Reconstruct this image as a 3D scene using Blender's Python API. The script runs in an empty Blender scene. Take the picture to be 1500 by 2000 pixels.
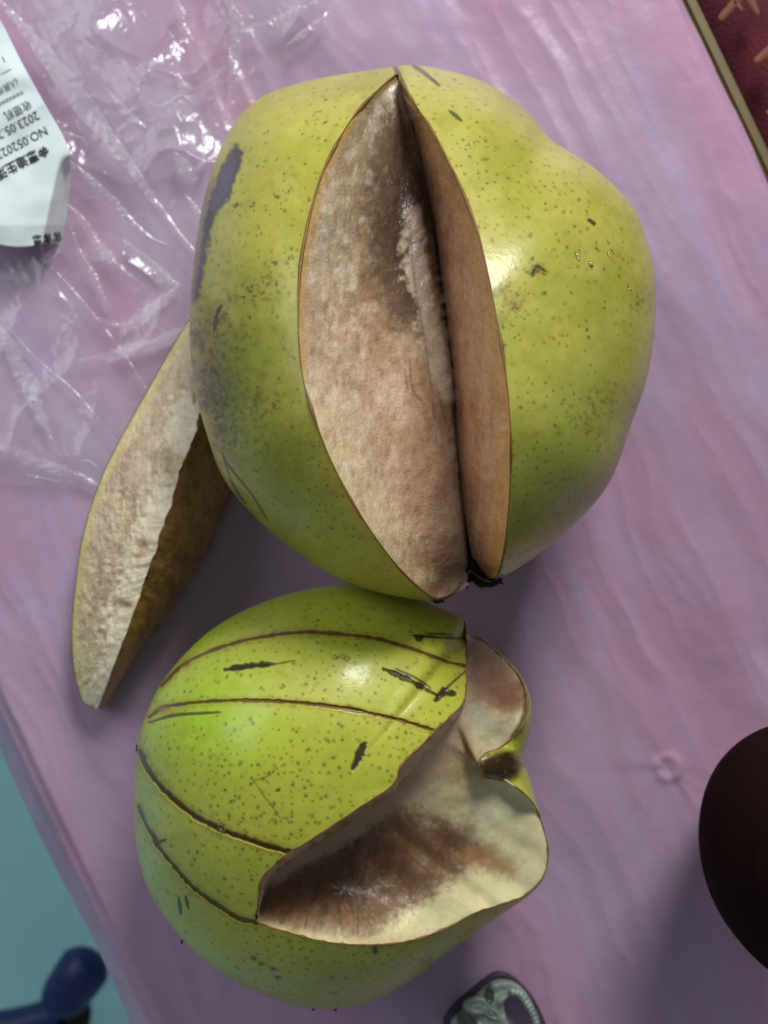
import bpy, math, random
import numpy as np
from mathutils import Vector
random.seed(4); RNG = np.random.default_rng(7)
sc = bpy.context.scene

# ------------------------------------------------------------------ camera
H = 0.36                     # camera height above the table top (m)
F = 2160.0                   # focal length in photo pixels (photo 1500 x 2000)
cam_d = bpy.data.cameras.new('camera'); cam = bpy.data.objects.new('camera', cam_d)
sc.collection.objects.link(cam); sc.camera = cam
cam.location = (0, 0, H); cam.rotation_euler = (0, 0, 0)
cam_d.sensor_width = 36; cam_d.lens = F * 36 / 2000
cam_d.clip_start = 0.01; cam_d.clip_end = 50
cam_d.dof.use_dof = True; cam_d.dof.focus_distance = 0.272; cam_d.dof.aperture_fstop = 14

# ------------------------------------------------------------------ world + lamps
w = bpy.data.worlds.new('World'); sc.world = w; w.use_nodes = True
w.node_tree.nodes['Background'].inputs[0].default_value = (0.80, 0.86, 1.0, 1)
w.node_tree.nodes['Background'].inputs[1].default_value = 0.165

def area(name, loc, target, sx, sy, power, col):
    d = bpy.data.lights.new(name, 'AREA'); d.shape = 'RECTANGLE'; d.size = sx; d.size_y = sy
    d.energy = power; d.color = col
    o = bpy.data.objects.new(name, d); sc.collection.objects.link(o); o.location = loc
    o.rotation_euler = (Vector(target) - Vector(loc)).to_track_quat('-Z', 'Y').to_euler()
    return o
area('window_light', (0.28, 0.95, 0.70), (0, 0, 0.04), 0.34, 0.36, 13.2, (1.0, 0.985, 0.95))
area('side_window_light', (-0.85, 0.48, 0.70), (0, 0, 0.03), 0.6, 0.6, 3.6, (0.90, 0.95, 1.0))

sc.view_settings.view_transform = 'Standard'; sc.view_settings.look = 'None'
sc.view_settings.exposure = 0.0; sc.view_settings.gamma = 1.0

# ------------------------------------------------------------------ helpers
def lin(r, g=None, b=None):
    if g is None: r, g, b = r
    c = np.array([r, g, b], float) / 255.0
    return np.where(c <= 0.04045, c / 12.92, ((c + 0.055) / 1.055) ** 2.4)

def unp(px, py, z):
    """photo position at height z above the table -> place in the scene"""
    px = np.asarray(px, float); py = np.asarray(py, float); z = np.asarray(z, float)
    k = (H - z) / F
    return np.stack([(px - 750) * k, (1000 - py) * k, z + 0 * px], -1)
def proj(P):
    k = F / (H - P[..., 2])
    return 750 + P[..., 0] * k, 1000 - P[..., 1] * k

TAB = np.random.default_rng(3).random((8, 256, 256))
def vnoise(x, y, seed=0):
    x = np.asarray(x, float) + 37.3 * seed; y = np.asarray(y, float) + 11.9 * seed
    xi = np.floor(x).astype(int); yi = np.floor(y).astype(int)
    fx = x - xi; fy = y - yi; fx = fx*fx*(3-2*fx); fy = fy*fy*(3-2*fy)
    T = TAB[seed % 8]; a, b = xi % 256, yi % 256; a1, b1 = (xi+1) % 256, (yi+1) % 256
    return (T[a, b]*(1-fx) + T[a1, b]*fx)*(1-fy) + (T[a, b1]*(1-fx) + T[a1, b1]*fx)*fy
def fbm(x, y, seed=0, oct=4):
    s = 0; a = 0.5; t = 0
    for i in range(oct):
        s = s + a*vnoise(x*2**i, y*2**i, seed+i); t += a; a *= .5
    return s/t
def ridged(x, y, seed=0, oct=3):
    s = 0; a = .5; t = 0
    for i in range(oct):
        s = s + a*(1-np.abs(2*vnoise(x*2**i, y*2**i, seed+i)-1)); t += a; a *= .55
    return s/t
def sstep(a, b, x):
    t = np.clip((x-a)/(b-a), 0, 1); return t*t*(3-2*t)

def spline(pts, n_per=24, closed=False):
    p = np.array(pts, float); n = len(p); out = []
    m = n if closed else n-1
    for i in range(m):
        p1, p2 = p[i], p[(i+1) % n]
        p0 = p[(i-1) % n] if (closed or i > 0) else 2*p1-p2
        p3 = p[(i+2) % n] if (closed or i+2 < n) else 2*p2-p1
        t = np.linspace(0, 1, n_per, endpoint=False)[:, None]
        out.append(0.5*((2*p1)+(-p0+p2)*t+(2*p0-5*p1+4*p2-p3)*t*t+(-p0+3*p1-3*p2+p3)*t**3))
    if not closed: out.append(p[-1][None])
    return np.concatenate(out)
def resample(curves, n, closed=False):
    """curves: rows sampled together; equal mean arc length"""
    A = np.concatenate(curves, 1)
    if closed: A = np.concatenate([A, A[:1]])
    d = np.linalg.norm(np.diff(A[:, :4], axis=0), axis=1)+1e-6
    s = np.concatenate([[0], np.cumsum(d)]); u = np.linspace(0, s[-1], n, endpoint=not closed)
    R = np.stack([np.interp(u, s, A[:, k]) for k in range(A.shape[1])], 1)
    out = []; k = 0
    for c in curves: out.append(R[:, k:k+c.shape[1]]); k += c.shape[1]
    return out

def link(name, me, parent=None):
    o = bpy.data.objects.new(name, me); sc.collection.objects.link(o)
    if parent is not None: o.parent = parent
    return o
def meshobj(name, V, faces, mat, parent=None, col=None, smooth=True, origin=None):
    V = np.asarray(V, float).reshape(-1, 3)
    if parent is not None: V = V - np.array(parent.location)
    if origin is not None: V = V - np.array(origin)
    me = bpy.data.meshes.new(name)
    if isinstance(faces, np.ndarray):
        nf, k = faces.shape
        me.vertices.add(len(V)); me.vertices.foreach_set('co', V.ravel())
        me.loops.add(nf*k); me.loops.foreach_set('vertex_index', faces.ravel().astype(np.int32))
        me.polygons.add(nf); me.polygons.foreach_set('loop_start', np.arange(0, nf*k, k, dtype=np.int32))
        me.update(calc_edges=True); me.validate()
    else:
        me.from_pydata(V.tolist(), [], faces); me.update()
    if smooth: me.polygons.foreach_set('use_smooth', np.ones(len(me.polygons), bool))
    if col is not None:
        a = me.color_attributes.new('paint', 'FLOAT_COLOR', 'POINT')
        c = np.ones((len(V), 4), np.float32); cc = col.reshape(len(V), -1); c[:, :cc.shape[1]] = cc
        a.data.foreach_set('color', c.ravel())
    me.materials.append(mat)
    o = link(name, me, parent)
    if origin is not None: o.location = origin
    return o
def gridfaces(nu, nv, wrap=False, flip=False):
    i = np.arange(nu if wrap else nu-1); j = np.arange(nv-1)
    I, J = np.meshgrid(i, j, indexing='ij'); I1 = (I+1) % nu
    q = np.stack([I*nv+J, I1*nv+J, I1*nv+J+1, I*nv+J+1], -1).reshape(-1, 4)
    return q[:, ::-1].copy() if flip else q
def gnormals(P):
    du = np.gradient(P, axis=0); dv = np.gradient(P, axis=1)
    n = np.cross(du, dv); n /= np.linalg.norm(n, axis=-1, keepdims=True)+1e-12
    n *= np.sign(n[..., 2:3]+1e-9); return n
def autoflip(P):
    n = np.cross(np.gradient(P, axis=0), np.gradient(P, axis=1)); return n[..., 2].mean() < 0

def thing(name, label, cat, loc=(0, 0, 0), group=None):
    o = bpy.data.objects.new(name, None); sc.collection.objects.link(o); o.location = loc
    o.empty_display_size = .02; o['label'] = label; o['category'] = cat
    if group: o['group'] = group
    return o
def tag(o, label, cat, group=None):
    o['label'] = label; o['category'] = cat
    if group: o['group'] = group

# ------------------------------------------------------------------ materials
def mat(name, base=(.5, .5, .5), rough=.5, paint=False, noise=None, bump=None, spec=.5, coat=0, coat_rough=.1, coat_bump=True, sss=0, metallic=0, rough_noise=None):
    m = bpy.data.materials.new(name); m.use_nodes = True
    nt = m.node_tree; N = nt.nodes; L = nt.links; b = N['Principled BSDF']
    b.inputs['Roughness'].default_value = rough; b.inputs['Specular IOR Level'].default_value = spec
    b.inputs['Coat Weight'].default_value = coat; b.inputs['Coat Roughness'].default_value = coat_rough
    b.inputs['Metallic'].default_value = metallic
    if sss:
        b.inputs['Subsurface Weight'].default_value = sss
        b.inputs['Subsurface Radius'].default_value = (1, .6, .3); b.inputs['Subsurface Scale'].default_value = .004
    tc = N.new('ShaderNodeTexCoord')
    if paint:
        a = N.new('ShaderNodeAttribute'); a.attribute_name = 'paint'; src = a.outputs['Color']
    else:
        r = N.new('ShaderNodeRGB'); r.outputs[0].default_value = (*base, 1); src = r.outputs[0]
    if noise:
        sca, amt = noise
        n = N.new('ShaderNodeTexNoise'); n.inputs['Scale'].default_value = sca; n.inputs['Detail'].default_value = 6
        L.new(tc.outputs['Object'], n.inputs['Vector'])
        mr = N.new('ShaderNodeMapRange'); mr.inputs[1].default_value = .3; mr.inputs[2].default_value = .7
        mr.inputs[3].default_value = 1-amt; mr.inputs[4].default_value = 1+amt
        L.new(n.outputs['Fac'], mr.inputs[0])
        mx = N.new('ShaderNodeVectorMath'); mx.operation = 'MULTIPLY'
        cb = N.new('ShaderNodeCombineXYZ')
        for k in range(3): L.new(mr.outputs[0], cb.inputs[k])
        L.new(src, mx.inputs[0]); L.new(cb.outputs[0], mx.inputs[1]); src = mx.outputs[0]
    L.new(src, b.inputs['Base Color'])
    if rough_noise:
        n = N.new('ShaderNodeTexNoise'); n.inputs['Scale'].default_value = rough_noise[0]; n.inputs['Detail'].default_value = 4
        L.new(tc.outputs['Object'], n.inputs['Vector'])
        mr = N.new('ShaderNodeMapRange'); mr.inputs[1].default_value = .35; mr.inputs[2].default_value = .65
        mr.inputs[3].default_value = rough_noise[1]; mr.inputs[4].default_value = rough_noise[2]
        L.new(n.outputs['Fac'], mr.inputs[0]); L.new(mr.outputs[0], b.inputs['Roughness'])
    if bump:
        prev = None
        for sca, dist, st in bump:
            n = N.new('ShaderNodeTexNoise'); n.inputs['Scale'].default_value = sca; n.inputs['Detail'].default_value = 3
            L.new(tc.outputs['Object'], n.inputs['Vector'])
            bp = N.new('ShaderNodeBump'); bp.inputs['Distance'].default_value = dist; bp.inputs['Strength'].default_value = st
            L.new(n.outputs['Fac'], bp.inputs['Height'])
            if prev: L.new(prev.outputs[0], bp.inputs['Normal'])
            prev = bp
        L.new(prev.outputs[0], b.inputs['Normal'])
        if coat and coat_bump: L.new(prev.outputs[0], b.inputs['Coat Normal'])
    return m

M = {}
M['skin'] = mat('pear_skin', rough=.42, paint=True, noise=(260, .06), bump=[(260, .0004, .14), (800, .0003, .16)], spec=.3, coat=.34, coat_rough=.17, sss=.06)
M['flesh'] = mat('pear_flesh', rough=.34, paint=True, noise=(420, .12), bump=[(480, .0005, .12), (1300, .0005, .55)], spec=.5, coat=.4, coat_rough=.14, sss=.2, rough_noise=(700, .10, .45))
M['flesh_smooth'] = mat('wet_pear_flesh', rough=.3, paint=True, noise=(160, .10), bump=[(300, .0005, .2), (900, .0003, .3)], spec=.42, sss=.2, rough_noise=(200, .32, .55))
M['calyx'] = mat('calyx_and_gap_dark', lin(38, 26, 20), .8, noise=(300, .4), bump=[(500, .001, .8)])
M['sheet'] = mat('pink_film', rough=.36, paint=True, noise=(30, .04), bump=[(120, .0012, .22)], spec=.4, rough_noise=(60, .24, .42))
M['wood'] = mat('olive_trim', lin(112, 98, 58), .5, noise=(60, .15))
M['floor'] = mat('teal_floor', lin(186, 250, 255), .3, noise=(5, .05))
M['maroon'] = mat('maroon_cloth', lin(98, 24, 42), .85, noise=(70, .25), bump=[(900, .001, .5)])
M['gold'] = mat('gold_print', lin(124, 78, 58), .8, noise=(400, .1))
M['paper'] = mat('receipt_paper', lin(224, 238, 240), .6, noise=(60, .02), bump=[(60, .001, .12)])
M['ink'] = mat('receipt_ink', lin(52, 56, 66), .7, noise=(900, .25))
M['inkbold'] = mat('receipt_bold_ink', lin(26, 28, 36), .7, noise=(900, .2))
M['blue'] = mat('navy_plastic', lin(24, 48, 104), .45, noise=(20, .1))
M['recess_dark'] = mat('recess_black', lin(14, 18, 24), .7)
M['jar'] = mat('stand_in_brown', lin(30, 15, 14), .8, noise=(30, .15), spec=.05)
M['metal'] = mat('pale_metal', lin(150, 166, 156), .5, noise=(160, .28), bump=[(200, .0016, .6)], metallic=.25)
M['tarnish'] = mat('tarnished_metal', lin(96, 106, 88), .5, noise=(260, .35), bump=[(300, .001, .5)], metallic=.2)
M['shadedmetal'] = mat('shaded_metal', lin(72, 60, 82), .5, noise=(200, .25), metallic=.3)
M['drop'] = None

def film_mat(name, milk, gloss, rough):
    m = bpy.data.materials.new(name); m.use_nodes = True; nt = m.node_tree; N = nt.nodes; L = nt.links
    N.remove(N['Principled BSDF']); out = N['Material Output']
    t = N.new('ShaderNodeBsdfTransparent'); t.inputs[0].default_value = (1, 1, 1, 1)
    d = N.new('ShaderNodeBsdfDiffuse'); d.inputs[0].default_value = (.86, .86, .9, 1)
    tl = N.new('ShaderNodeBsdfTranslucent'); tl.inputs[0].default_value = (.86, .86, .9, 1)
    g = N.new('ShaderNodeBsdfGlossy'); g.inputs['Roughness'].default_value = rough
    m0 = N.new('ShaderNodeMixShader'); m0.inputs[0].default_value = .45; L.new(d.outputs[0], m0.inputs[1]); L.new(tl.outputs[0], m0.inputs[2])
    m1 = N.new('ShaderNodeMixShader'); L.new(t.outputs[0], m1.inputs[1]); L.new(m0.outputs[0], m1.inputs[2])
    tc = N.new('ShaderNodeTexCoord'); n = N.new('ShaderNodeTexNoise'); n.inputs['Scale'].default_value = 45; n.inputs['Detail'].default_value = 5
    L.new(tc.outputs['Object'], n.inputs['Vector'])
    mr = N.new('ShaderNodeMapRange'); mr.inputs[1].default_value = .35; mr.inputs[2].default_value = .7; mr.inputs[3].default_value = milk*.3; mr.inputs[4].default_value = milk*1.7
    L.new(n.outputs['Fac'], mr.inputs[0]); L.new(mr.outputs[0], m1.inputs[0])
    lw = N.new('ShaderNodeValue'); lw.outputs[0].default_value = .12
    ma = N.new('ShaderNodeMath'); ma.operation = 'MULTIPLY'; ma.use_clamp = True; ma.inputs[1].default_value = gloss
    L.new(lw.outputs[0], ma.inputs[0])
    m2 = N.new('ShaderNodeMixShader'); L.new(ma.outputs[0], m2.inputs[0]); L.new(m1.outputs[0], m2.inputs[1]); L.new(g.outputs[0], m2.inputs[2])
    L.new(m2.outputs[0], out.inputs['Surface'])
    return m
M['film'] = film_mat('clear_film', .20, .34, .2)
M['haze'] = film_mat('hazy_film', .22, .35, .25)
M['fold'] = film_mat('folded_film', .46, .4, .22)

# ------------------------------------------------------------------ paint canvas (skin and flesh colour, with some light and shade)
class Canvas:
    def __init__(s, x0, y0, x1, y1, base):
        s.x0, s.y0 = x0, y0; s.w, s.h = x1-x0, y1-y0
        s.Y, s.X = np.mgrid[y0:y1, x0:x1].astype(float)
        s.c = np.empty((s.h, s.w, 3)); s.c[:] = lin(*base)
        s.z = np.zeros((s.h, s.w))
    def mix(s, m, col, sl=None):
        col = lin(*col)
        if sl is None: s.c += (col - s.c)*m[..., None]
        else: s.c[sl] += (col - s.c[sl])*m[..., None]
    def win(s, xa, ya, xb, yb):
        a = max(0, int(ya)-s.y0); b = min(s.h, int(yb)+1-s.y0); c = max(0, int(xa)-s.x0); d = min(s.w, int(xb)+1-s.x0)
        return (slice(a, b), slice(c, d)) if b > a and d > c else None
    def segdist(s, pts, w):
        pts = np.array(pts, float); p0 = pts.min(0)-w*2-6; p1 = pts.max(0)+w*2+6
        sl = s.win(p0[0], p0[1], p1[0], p1[1])
        if sl is None: return None, None, None
        X, Y = s.X[sl], s.Y[sl]; D = np.full(X.shape, 1e9); T = np.zeros(X.shape)
        n = len(pts)-1
        for i in range(n):
            a, b = pts[i], pts[i+1]; ab = b-a; l2 = (ab**2).sum()+1e-9
            t = np.clip(((X-a[0])*ab[0]+(Y-a[1])*ab[1])/l2, 0, 1)
            d = np.hypot(X-a[0]-t*ab[0], Y-a[1]-t*ab[1]); k = d < D
            D = np.where(k, d, D); T = np.where(k, (i+t)/n, T)
        return sl, D, T
    def stroke(s, pts, w, col, a=1, taper=True, rag=.5, dz=0, soft=1.5):
        if len(pts) > 2: pts = spline(pts, 8)
        sl, D, T = s.segdist(pts, w)
        if sl is None: return
        ww = w*(np.clip(np.sin(np.pi*np.clip(T, .02, .98)), 0, 1)**.5 if taper else 1)
        ww = ww*(1+rag*(fbm(s.X[sl]/11, s.Y[sl]/11, 5, 2)-.5)*2)
        m = 1-sstep(ww*.5, ww*.5+soft+w*.25, D)
        s.mix(m*a, col, sl); s.z[sl] += m*dz
    def poly(s, pts, col, a=1, soft=4, rag=0):
        pts = np.array(pts, float); sl = s.win(*(pts.min(0)-20), *(pts.max(0)+20)); X, Y = s.X[sl], s.Y[sl]
        if rag: X = X+(fbm(X/9, Y/9, 1)-.5)*rag; Y = Y+(fbm(X/9, Y/9, 4)-.5)*rag
        ins = np.zeros(X.shape, bool); D = np.full(X.shape, 1e9); n = len(pts)
        for i in range(n):
            (xa, ya), (xb, yb) = pts[i], pts[(i+1) % n]
            c = ((ya > Y) != (yb > Y)) & (X < (xb-xa)*(Y-ya)/(yb-ya+1e-9)+xa); ins ^= c
            l2 = (xb-xa)**2+(yb-ya)**2+1e-9; t = np.clip(((X-xa)*(xb-xa)+(Y-ya)*(yb-ya))/l2, 0, 1)
            D = np.minimum(D, np.hypot(X-xa-t*(xb-xa), Y-ya-t*(yb-ya)))
        sd = np.where(ins, -D, D); m = 1-sstep(-soft, soft, sd)
        s.mix(m*a, col, sl)
    def blob(s, x, y, rx, ry, col, a=1, ang=0, rag=.5, pw=1.5, ns=12):
        R = max(rx, ry)*1.8; sl = s.win(x-R, y-R, x+R, y+R)
        if sl is None: return
        X, Y = s.X[sl]-x, s.Y[sl]-y; ca, sa = math.cos(ang), math.sin(ang)
        U = (X*ca+Y*sa)/rx; W = (-X*sa+Y*ca)/ry; d = np.hypot(U, W)
        d = d*(1+rag*(fbm(s.X[sl]/ns, s.Y[sl]/ns, 2)-.5)*2)
        m = np.exp(-d**2*pw); s.mix(m*a, col, sl)
    def specks(s, x, y, R, n, col, r=(1.2, 3), a=.8):
        for i in range(n):
            g = RNG.normal(size=2)*R*.5; rr = RNG.uniform(*r)
            s.blob(x+g[0], y+g[1], rr*RNG.uniform(.8, 1.8), rr, col, a*RNG.uniform(.5, 1), ang=RNG.uniform(0, 3.1), rag=.9, ns=3)
    def sample(s, px, py, what='c'):
        x = np.clip(px-s.x0, 0, s.w-1.001); y = np.clip(py-s.y0, 0, s.h-1.001)
        xi = x.astype(int); yi = y.astype(int); fx = x-xi; fy = y-yi
        A = s.c if what == 'c' else s.z
        if what == 'c': fx = fx[..., None]; fy = fy[..., None]
        return (A[yi, xi]*(1-fx)+A[yi, xi+1]*fx)*(1-fy)+(A[yi+1, xi]*(1-fx)+A[yi+1, xi+1]*fx)*fy

# ------------------------------------------------------------------ fruit body
class Body:
    def __init__(s, pairs, c, zc, tilt, hz, p, nu, lumps=(), smooth=5):
        s.c, s.zc0, s.tilt, s.hz, s.p, s.lumps = c, zc, tilt, hz, p, lumps
        A = spline([q[0] for q in pairs], 24, True); B = spline([q[1] for q in pairs], 24, True)
        s.N, s.S = resample([A, B], nu, True)
        k = np.exp(-np.linspace(-2, 2, 2*smooth+1)**2); k /= k.sum()
        ext = np.concatenate([s.S[-smooth:], s.S, s.S[:smooth]])
        s.S = np.stack([np.convolve(ext[:, i], k, 'valid') for i in (0, 1)], 1)
        an = np.arctan2(s.S[:, 1]-c[1], s.S[:, 0]-c[0]); r = np.hypot(s.S[:, 0]-c[0], s.S[:, 1]-c[1])
        o = np.argsort(an); s.an = an[o]; s.r = r[o]; s.nu = nu
    def rho(s, x, y):
        a = np.arctan2(y-s.c[1], x-s.c[0]); R = np.interp(a, s.an, s.r, period=2*np.pi)
        return np.hypot(x-s.c[0], y-s.c[1])/R
    def zc(s, x, y): return s.zc0+s.tilt*(y-s.c[1])/500.
    def frac(s, x, y): return np.sqrt(np.clip(1-np.clip(s.rho(x, y), 0, 1)**s.p, 0, 1))
    def z(s, x, y):
        f = s.frac(x, y); z = s.zc(x, y)+s.hz*f
        for (bx, by, br, ba) in s.lumps: z = z+ba*np.exp(-((x-bx)**2+(y-by)**2)/br**2)*np.clip(f*1.5, 0, 1)
        return z
    def skin(s, canvas, parent, nv, nb=50, zN=None):
        wv = np.sin(np.linspace(0, 1, nv)*np.pi/2)
        wv = .55*wv+.45*np.linspace(0, 1, nv); wv[-1] = 1
        X = s.N[:, None, 0]*(1-wv)+s.S[:, None, 0]*wv; Y = s.N[:, None, 1]*(1-wv)+s.S[:, None, 1]*wv
        Z = s.z(X, Y); Z[:, -1] = s.zc(X[:, -1], Y[:, -1])
        if zN is not None: Z = Z+(zN-Z[:, 0])[:, None]*(1-wv)**1.2
        col = canvas.sample(X, Y)
        e = sstep(0, 3, np.arange(nv))
        Z = Z+canvas.sample(X, Y, 'z')*e
        P = unp(X, Y, Z)
        # underside
        Sx, Sy = s.S[:, 0], s.S[:, 1]; zS = s.zc(Sx, Sy); PS = unp(Sx, Sy, zS)
        ctr = unp(*s.c, s.zc0)
        ph = np.linspace(0, np.pi/2, nb+1)[1:]
        k = np.cos(ph)**.85; zz = (1-np.sin(ph)**.9)
        Q = np.empty((s.nu, nb, 3)); Q[..., :2] = ctr[:2]+(PS[:, None, :2]-ctr[:2])*k[None, :, None]
        Q[..., 2] = .0022+(zS[:, None]-.0022)*zz[None]
        P = np.concatenate([P, Q], 1)
        sx = s.c[0]+(Sx-s.c[0])*.97; sy = s.c[1]+(Sy-s.c[1])*.97
        cb = canvas.sample(s.c[0]+(Sx-s.c[0])[:, None]*(.97*k**.5)[None], s.c[1]+(Sy-s.c[1])[:, None]*(.97*k**.5)[None])
        col = np.concatenate([col, cb], 1)
        fl = autoflip(P[:, :nv//2])
        return meshobj('skin', P, gridfaces(s.nu, nv+nb, True, fl), M['skin'], parent, col)

def ruled(E, V, nu, nv):
    """E, V: world curves (n,3) already matched; returns grid"""
    e, v = resample([E, V], nu); t = np.linspace(0, 1, nv)[None, :, None]
    return e[:, None]*(1-t)+v[:, None]*t, t[..., 0]

def rim(name, P, r, m, parent, seg=6):
    """thin ragged tube along an edge"""
    n = len(P); T = np.gradient(P, axis=0); T /= np.linalg.norm(T, axis=1, keepdims=True)+1e-12
    up = np.array([0, 0, 1.]); A = np.cross(T, up); A /= np.linalg.norm(A, axis=1, keepdims=True)+1e-9; B = np.cross(A, T)
    a = np.linspace(0, 2*np.pi, seg, endpoint=False)
    rr = r*(.3+1.5*vnoise(np.arange(n)/9., np.zeros(n), 3)**1.5); 
    G = P[:, None]+rr[:, None, None]*(A[:, None]*np.cos(a)[None, :, None]+B[:, None]*np.sin(a)[None, :, None])
    return meshobj(name, G.transpose(1, 0, 2), gridfaces(seg, n, True), m, parent)
M['rind'] = mat('cut_rind', lin(128, 94, 40), .55, noise=(300, .35))

def lenticels(C, body, n, col, r=(1.6, 3.2), a=.8, dens=None):
    g = math.sqrt(C.w*C.h*.78/n); k = 0
    for iy in range(int(C.h/g)+1):
        for ix in range(int(C.w/g)+1):
            x = C.x0+(ix+RNG.uniform(-.1, 1.1))*g; y = C.y0+(iy+RNG.uniform(-.1, 1.1))*g
            q = float(body.rho(np.array(x), np.array(y)))
            if q > .99: continue
            if RNG.random() > .35+1.0*float(vnoise(x/70, y/70, 3)): continue
            if dens is not None and RNG.random() > dens(x, y): continue
            f = max(.35, math.sqrt(max(0, 1-q*q))); ang = math.atan2(y-body.c[1], x-body.c[0]); rr = r[0]+(r[1]-r[0])*RNG.random()**1.6*1.5
            C.blob(x, y, rr*f*1.1, rr, col[RNG.integers(len(col))], a*RNG.uniform(.6, 1), ang=ang, rag=.2, pw=.9, ns=3)

# ================================================================== SETTING
# wrinkled pink film over a narrow table; direction along the table edge
DV = np.array([0.43, -0.903]); DN = np.array([0.903, 0.43])
def edge_n(px, py): p = unp(px, py, 0.0); return float(p[..., 0]*DN[0]+p[..., 1]*DN[1])
N_LEFT = edge_n(22, 1415); N_RIGHT = edge_n(1341, 0)
def sheet_z(X, Y):
    a = X*DV[0]+Y*DV[1]; n = X*DN[0]+Y*DN[1]
    n2 = n+.016*(fbm(a*11, n*11, 2)-.5)+.008*(fbm(a*40, n*40, 4)-.5); rot = a*.16+n2*.06
    z = .0019*(ridged(rot*30, n2*30, 1, 2)-.55)+.0018*(fbm(rot*60+3, n2*26, 6, 2)-.5)
    z = z+.0008*(ridged(rot*90+5, n2*95, 3, 2)-.55)
    z = z+.0030*(fbm(X*14, Y*14, 4, 2)-.5)
    c1 = unp(1305, 1500, 0.); d = np.hypot(X-c1[0], Y-c1[1])
    z = z+.0006*np.exp(-((d-.0036)/.0014)**2) + .0007*np.exp(-(d/.03)**2)*(ridged(np.arctan2(Y-c1[1], X-c1[0])*1.3+9, d*6, 2, 2)-.5)
    return z
nx, ny = 520, 640
n0 = N_LEFT-.0135
gn = np.linspace(n0, N_RIGHT, nx); ga = np.linspace(-.30, .30, ny)
GN, GA = np.meshgrid(gn, ga, indexing='ij')
GN2 = GN + (.0012*(fbm(GA*22, GA*0, 3)-.5)*2)*((GN < N_LEFT-.004) | (GN > N_RIGHT-.002))
X = GN2*DN[0]+GA*DV[0]; Y = GN2*DN[1]+GA*DV[1]
Z = sheet_z(X, Y)
ov = np.clip(N_LEFT-GN, 0, None); Z = Z-ov*1.3-.0018*np.exp(-((GN-N_LEFT)/.0016)**2)
Z -= .003*sstep(N_RIGHT-.004, N_RIGHT, GN)
P = np.stack([X, Y, Z], -1)
base = np.empty(P.shape); base[:] = lin(178, 151, 178)
t = fbm(GA*9, GN*30, 5); base += (lin(184, 144, 172)-base)*sstep(.45, .75, t)[..., None]
t = ridged(GA*11+3, GN*70, 6); base += (lin(174, 160, 192)-base)*(sstep(.6, .95, t)*.45)[..., None]  # lavender sheen of the film, painted into the colour as streaks
sheet = meshobj('pink_sheet', P, gridfaces(nx, ny, False, autoflip(P)), M['sheet'], None, base)
tag(sheet, 'wrinkled translucent pink plastic sheet spread over the narrow table', 'plastic sheet')

def box(name, c, ax, hx, hy, z0, z1, m, parent=None, bev=.001, lab=None):
    import bmesh
    bm = bmesh.new(); vs = []
    ax = np.array(ax); ay = np.array([-ax[1], ax[0]])
    for z in (z0, z1):
        for sx, sy in ((-1, -1), (1, -1), (1, 1), (-1, 1)):
            q = np.array(c)+ax*hx*sx+ay*hy*sy; vs.append(bm.verts.new((q[0], q[1], z)))
    for f in ((3, 2, 1, 0), (4, 5, 6, 7), (0, 1, 5, 4), (1, 2, 6, 5), (2, 3, 7, 6), (3, 0, 4, 7)): bm.faces.new([vs[i] for i in f])
    bmesh.ops.bevel(bm, geom=bm.edges[:], offset=bev, segments=2, affect='EDGES')
    if parent: bmesh.ops.translate(bm, verts=bm.verts, vec=-parent.location)
    me = bpy.data.meshes.new(name); bm.to_mesh(me); bm.free(); me.materials.append(m)
    return link(name, me, parent)
NM = (N_LEFT+N_RIGHT)/2; HW = (N_RIGHT-N_LEFT)/2
tab = thing('narrow_table', 'narrow table with olive brown edge showing beside the pink sheet', 'table', (NM*DN[0], NM*DN[1], -.03))
box('table_top', DN*NM, DN, HW-.0005, .34, -.028, -.0065, M['wood'], tab)
box('edge_trim', DN*(N_RIGHT+.0018), DN, .0022, .34, -.024, -.0015, M['wood'], tab, .0012)
for sa in (-.3, .3):
    for sn in (-1, 1):
        q = DN*(NM+sn*(HW-.03))+DV*sa
        box('leg', q, DN, .014, .014, -.45, -.0285, M['wood'], tab)

fl = meshobj('floor', [(-4, -4, -.45), (4, -4, -.45), (4, 4, -.45), (-4, 4, -.45)], [(0, 1, 2, 3)], M['floor'], smooth=False)
fl['kind'] = 'structure'

# maroon cushion beyond the right-hand table edge
cs = thing('maroon_cushion', 'dark maroon cloth seat with gold leaf print beyond the table edge, top right', 'seat', tuple(np.append(DN*(N_RIGHT+.16), -.10)))
nu_, nv_ = 60, 90
gn = np.linspace(N_RIGHT+.010, N_RIGHT+.31, nu_); ga = np.linspace(-.45, .30, nv_)
GN, GA = np.meshgrid(gn, ga, indexing='ij')
dd = np.minimum(GN-(N_RIGHT+.010), (N_RIGHT+.31)-GN); 
ZC = -.022-.02*np.exp(-dd/.012)+.003*(fbm(GN*20, GA*20, 2)-.5)
P = np.stack([GN*DN[0]+GA*DV[0], GN*DN[1]+GA*DV[1], ZC], -1)
B = P.copy(); B[..., 2] = -.10
V = np.concatenate([P.reshape(-1, 3), B.reshape(-1, 3)])
q = gridfaces(nu_, nv_, False, autoflip(P)); fcs = q.tolist()+(q[:, ::-1]+nu_*nv_).tolist()
bd = [i*nv_ for i in range(nu_)]+[(nu_-1)*nv_+j for j in range(1, nv_)]+[i*nv_+nv_-1 for i in range(nu_-2, -1, -1)]+[j for j in range(nv_-2, 0, -1)]
for i in range(len(bd)): a, b = bd[i], bd[(i+1) % len(bd)]; fcs.append([a, b, b+nu_*nv_, a+nu_*nv_])
meshobj('cushion_cover', V, fcs, M['maroon'], cs)
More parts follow.
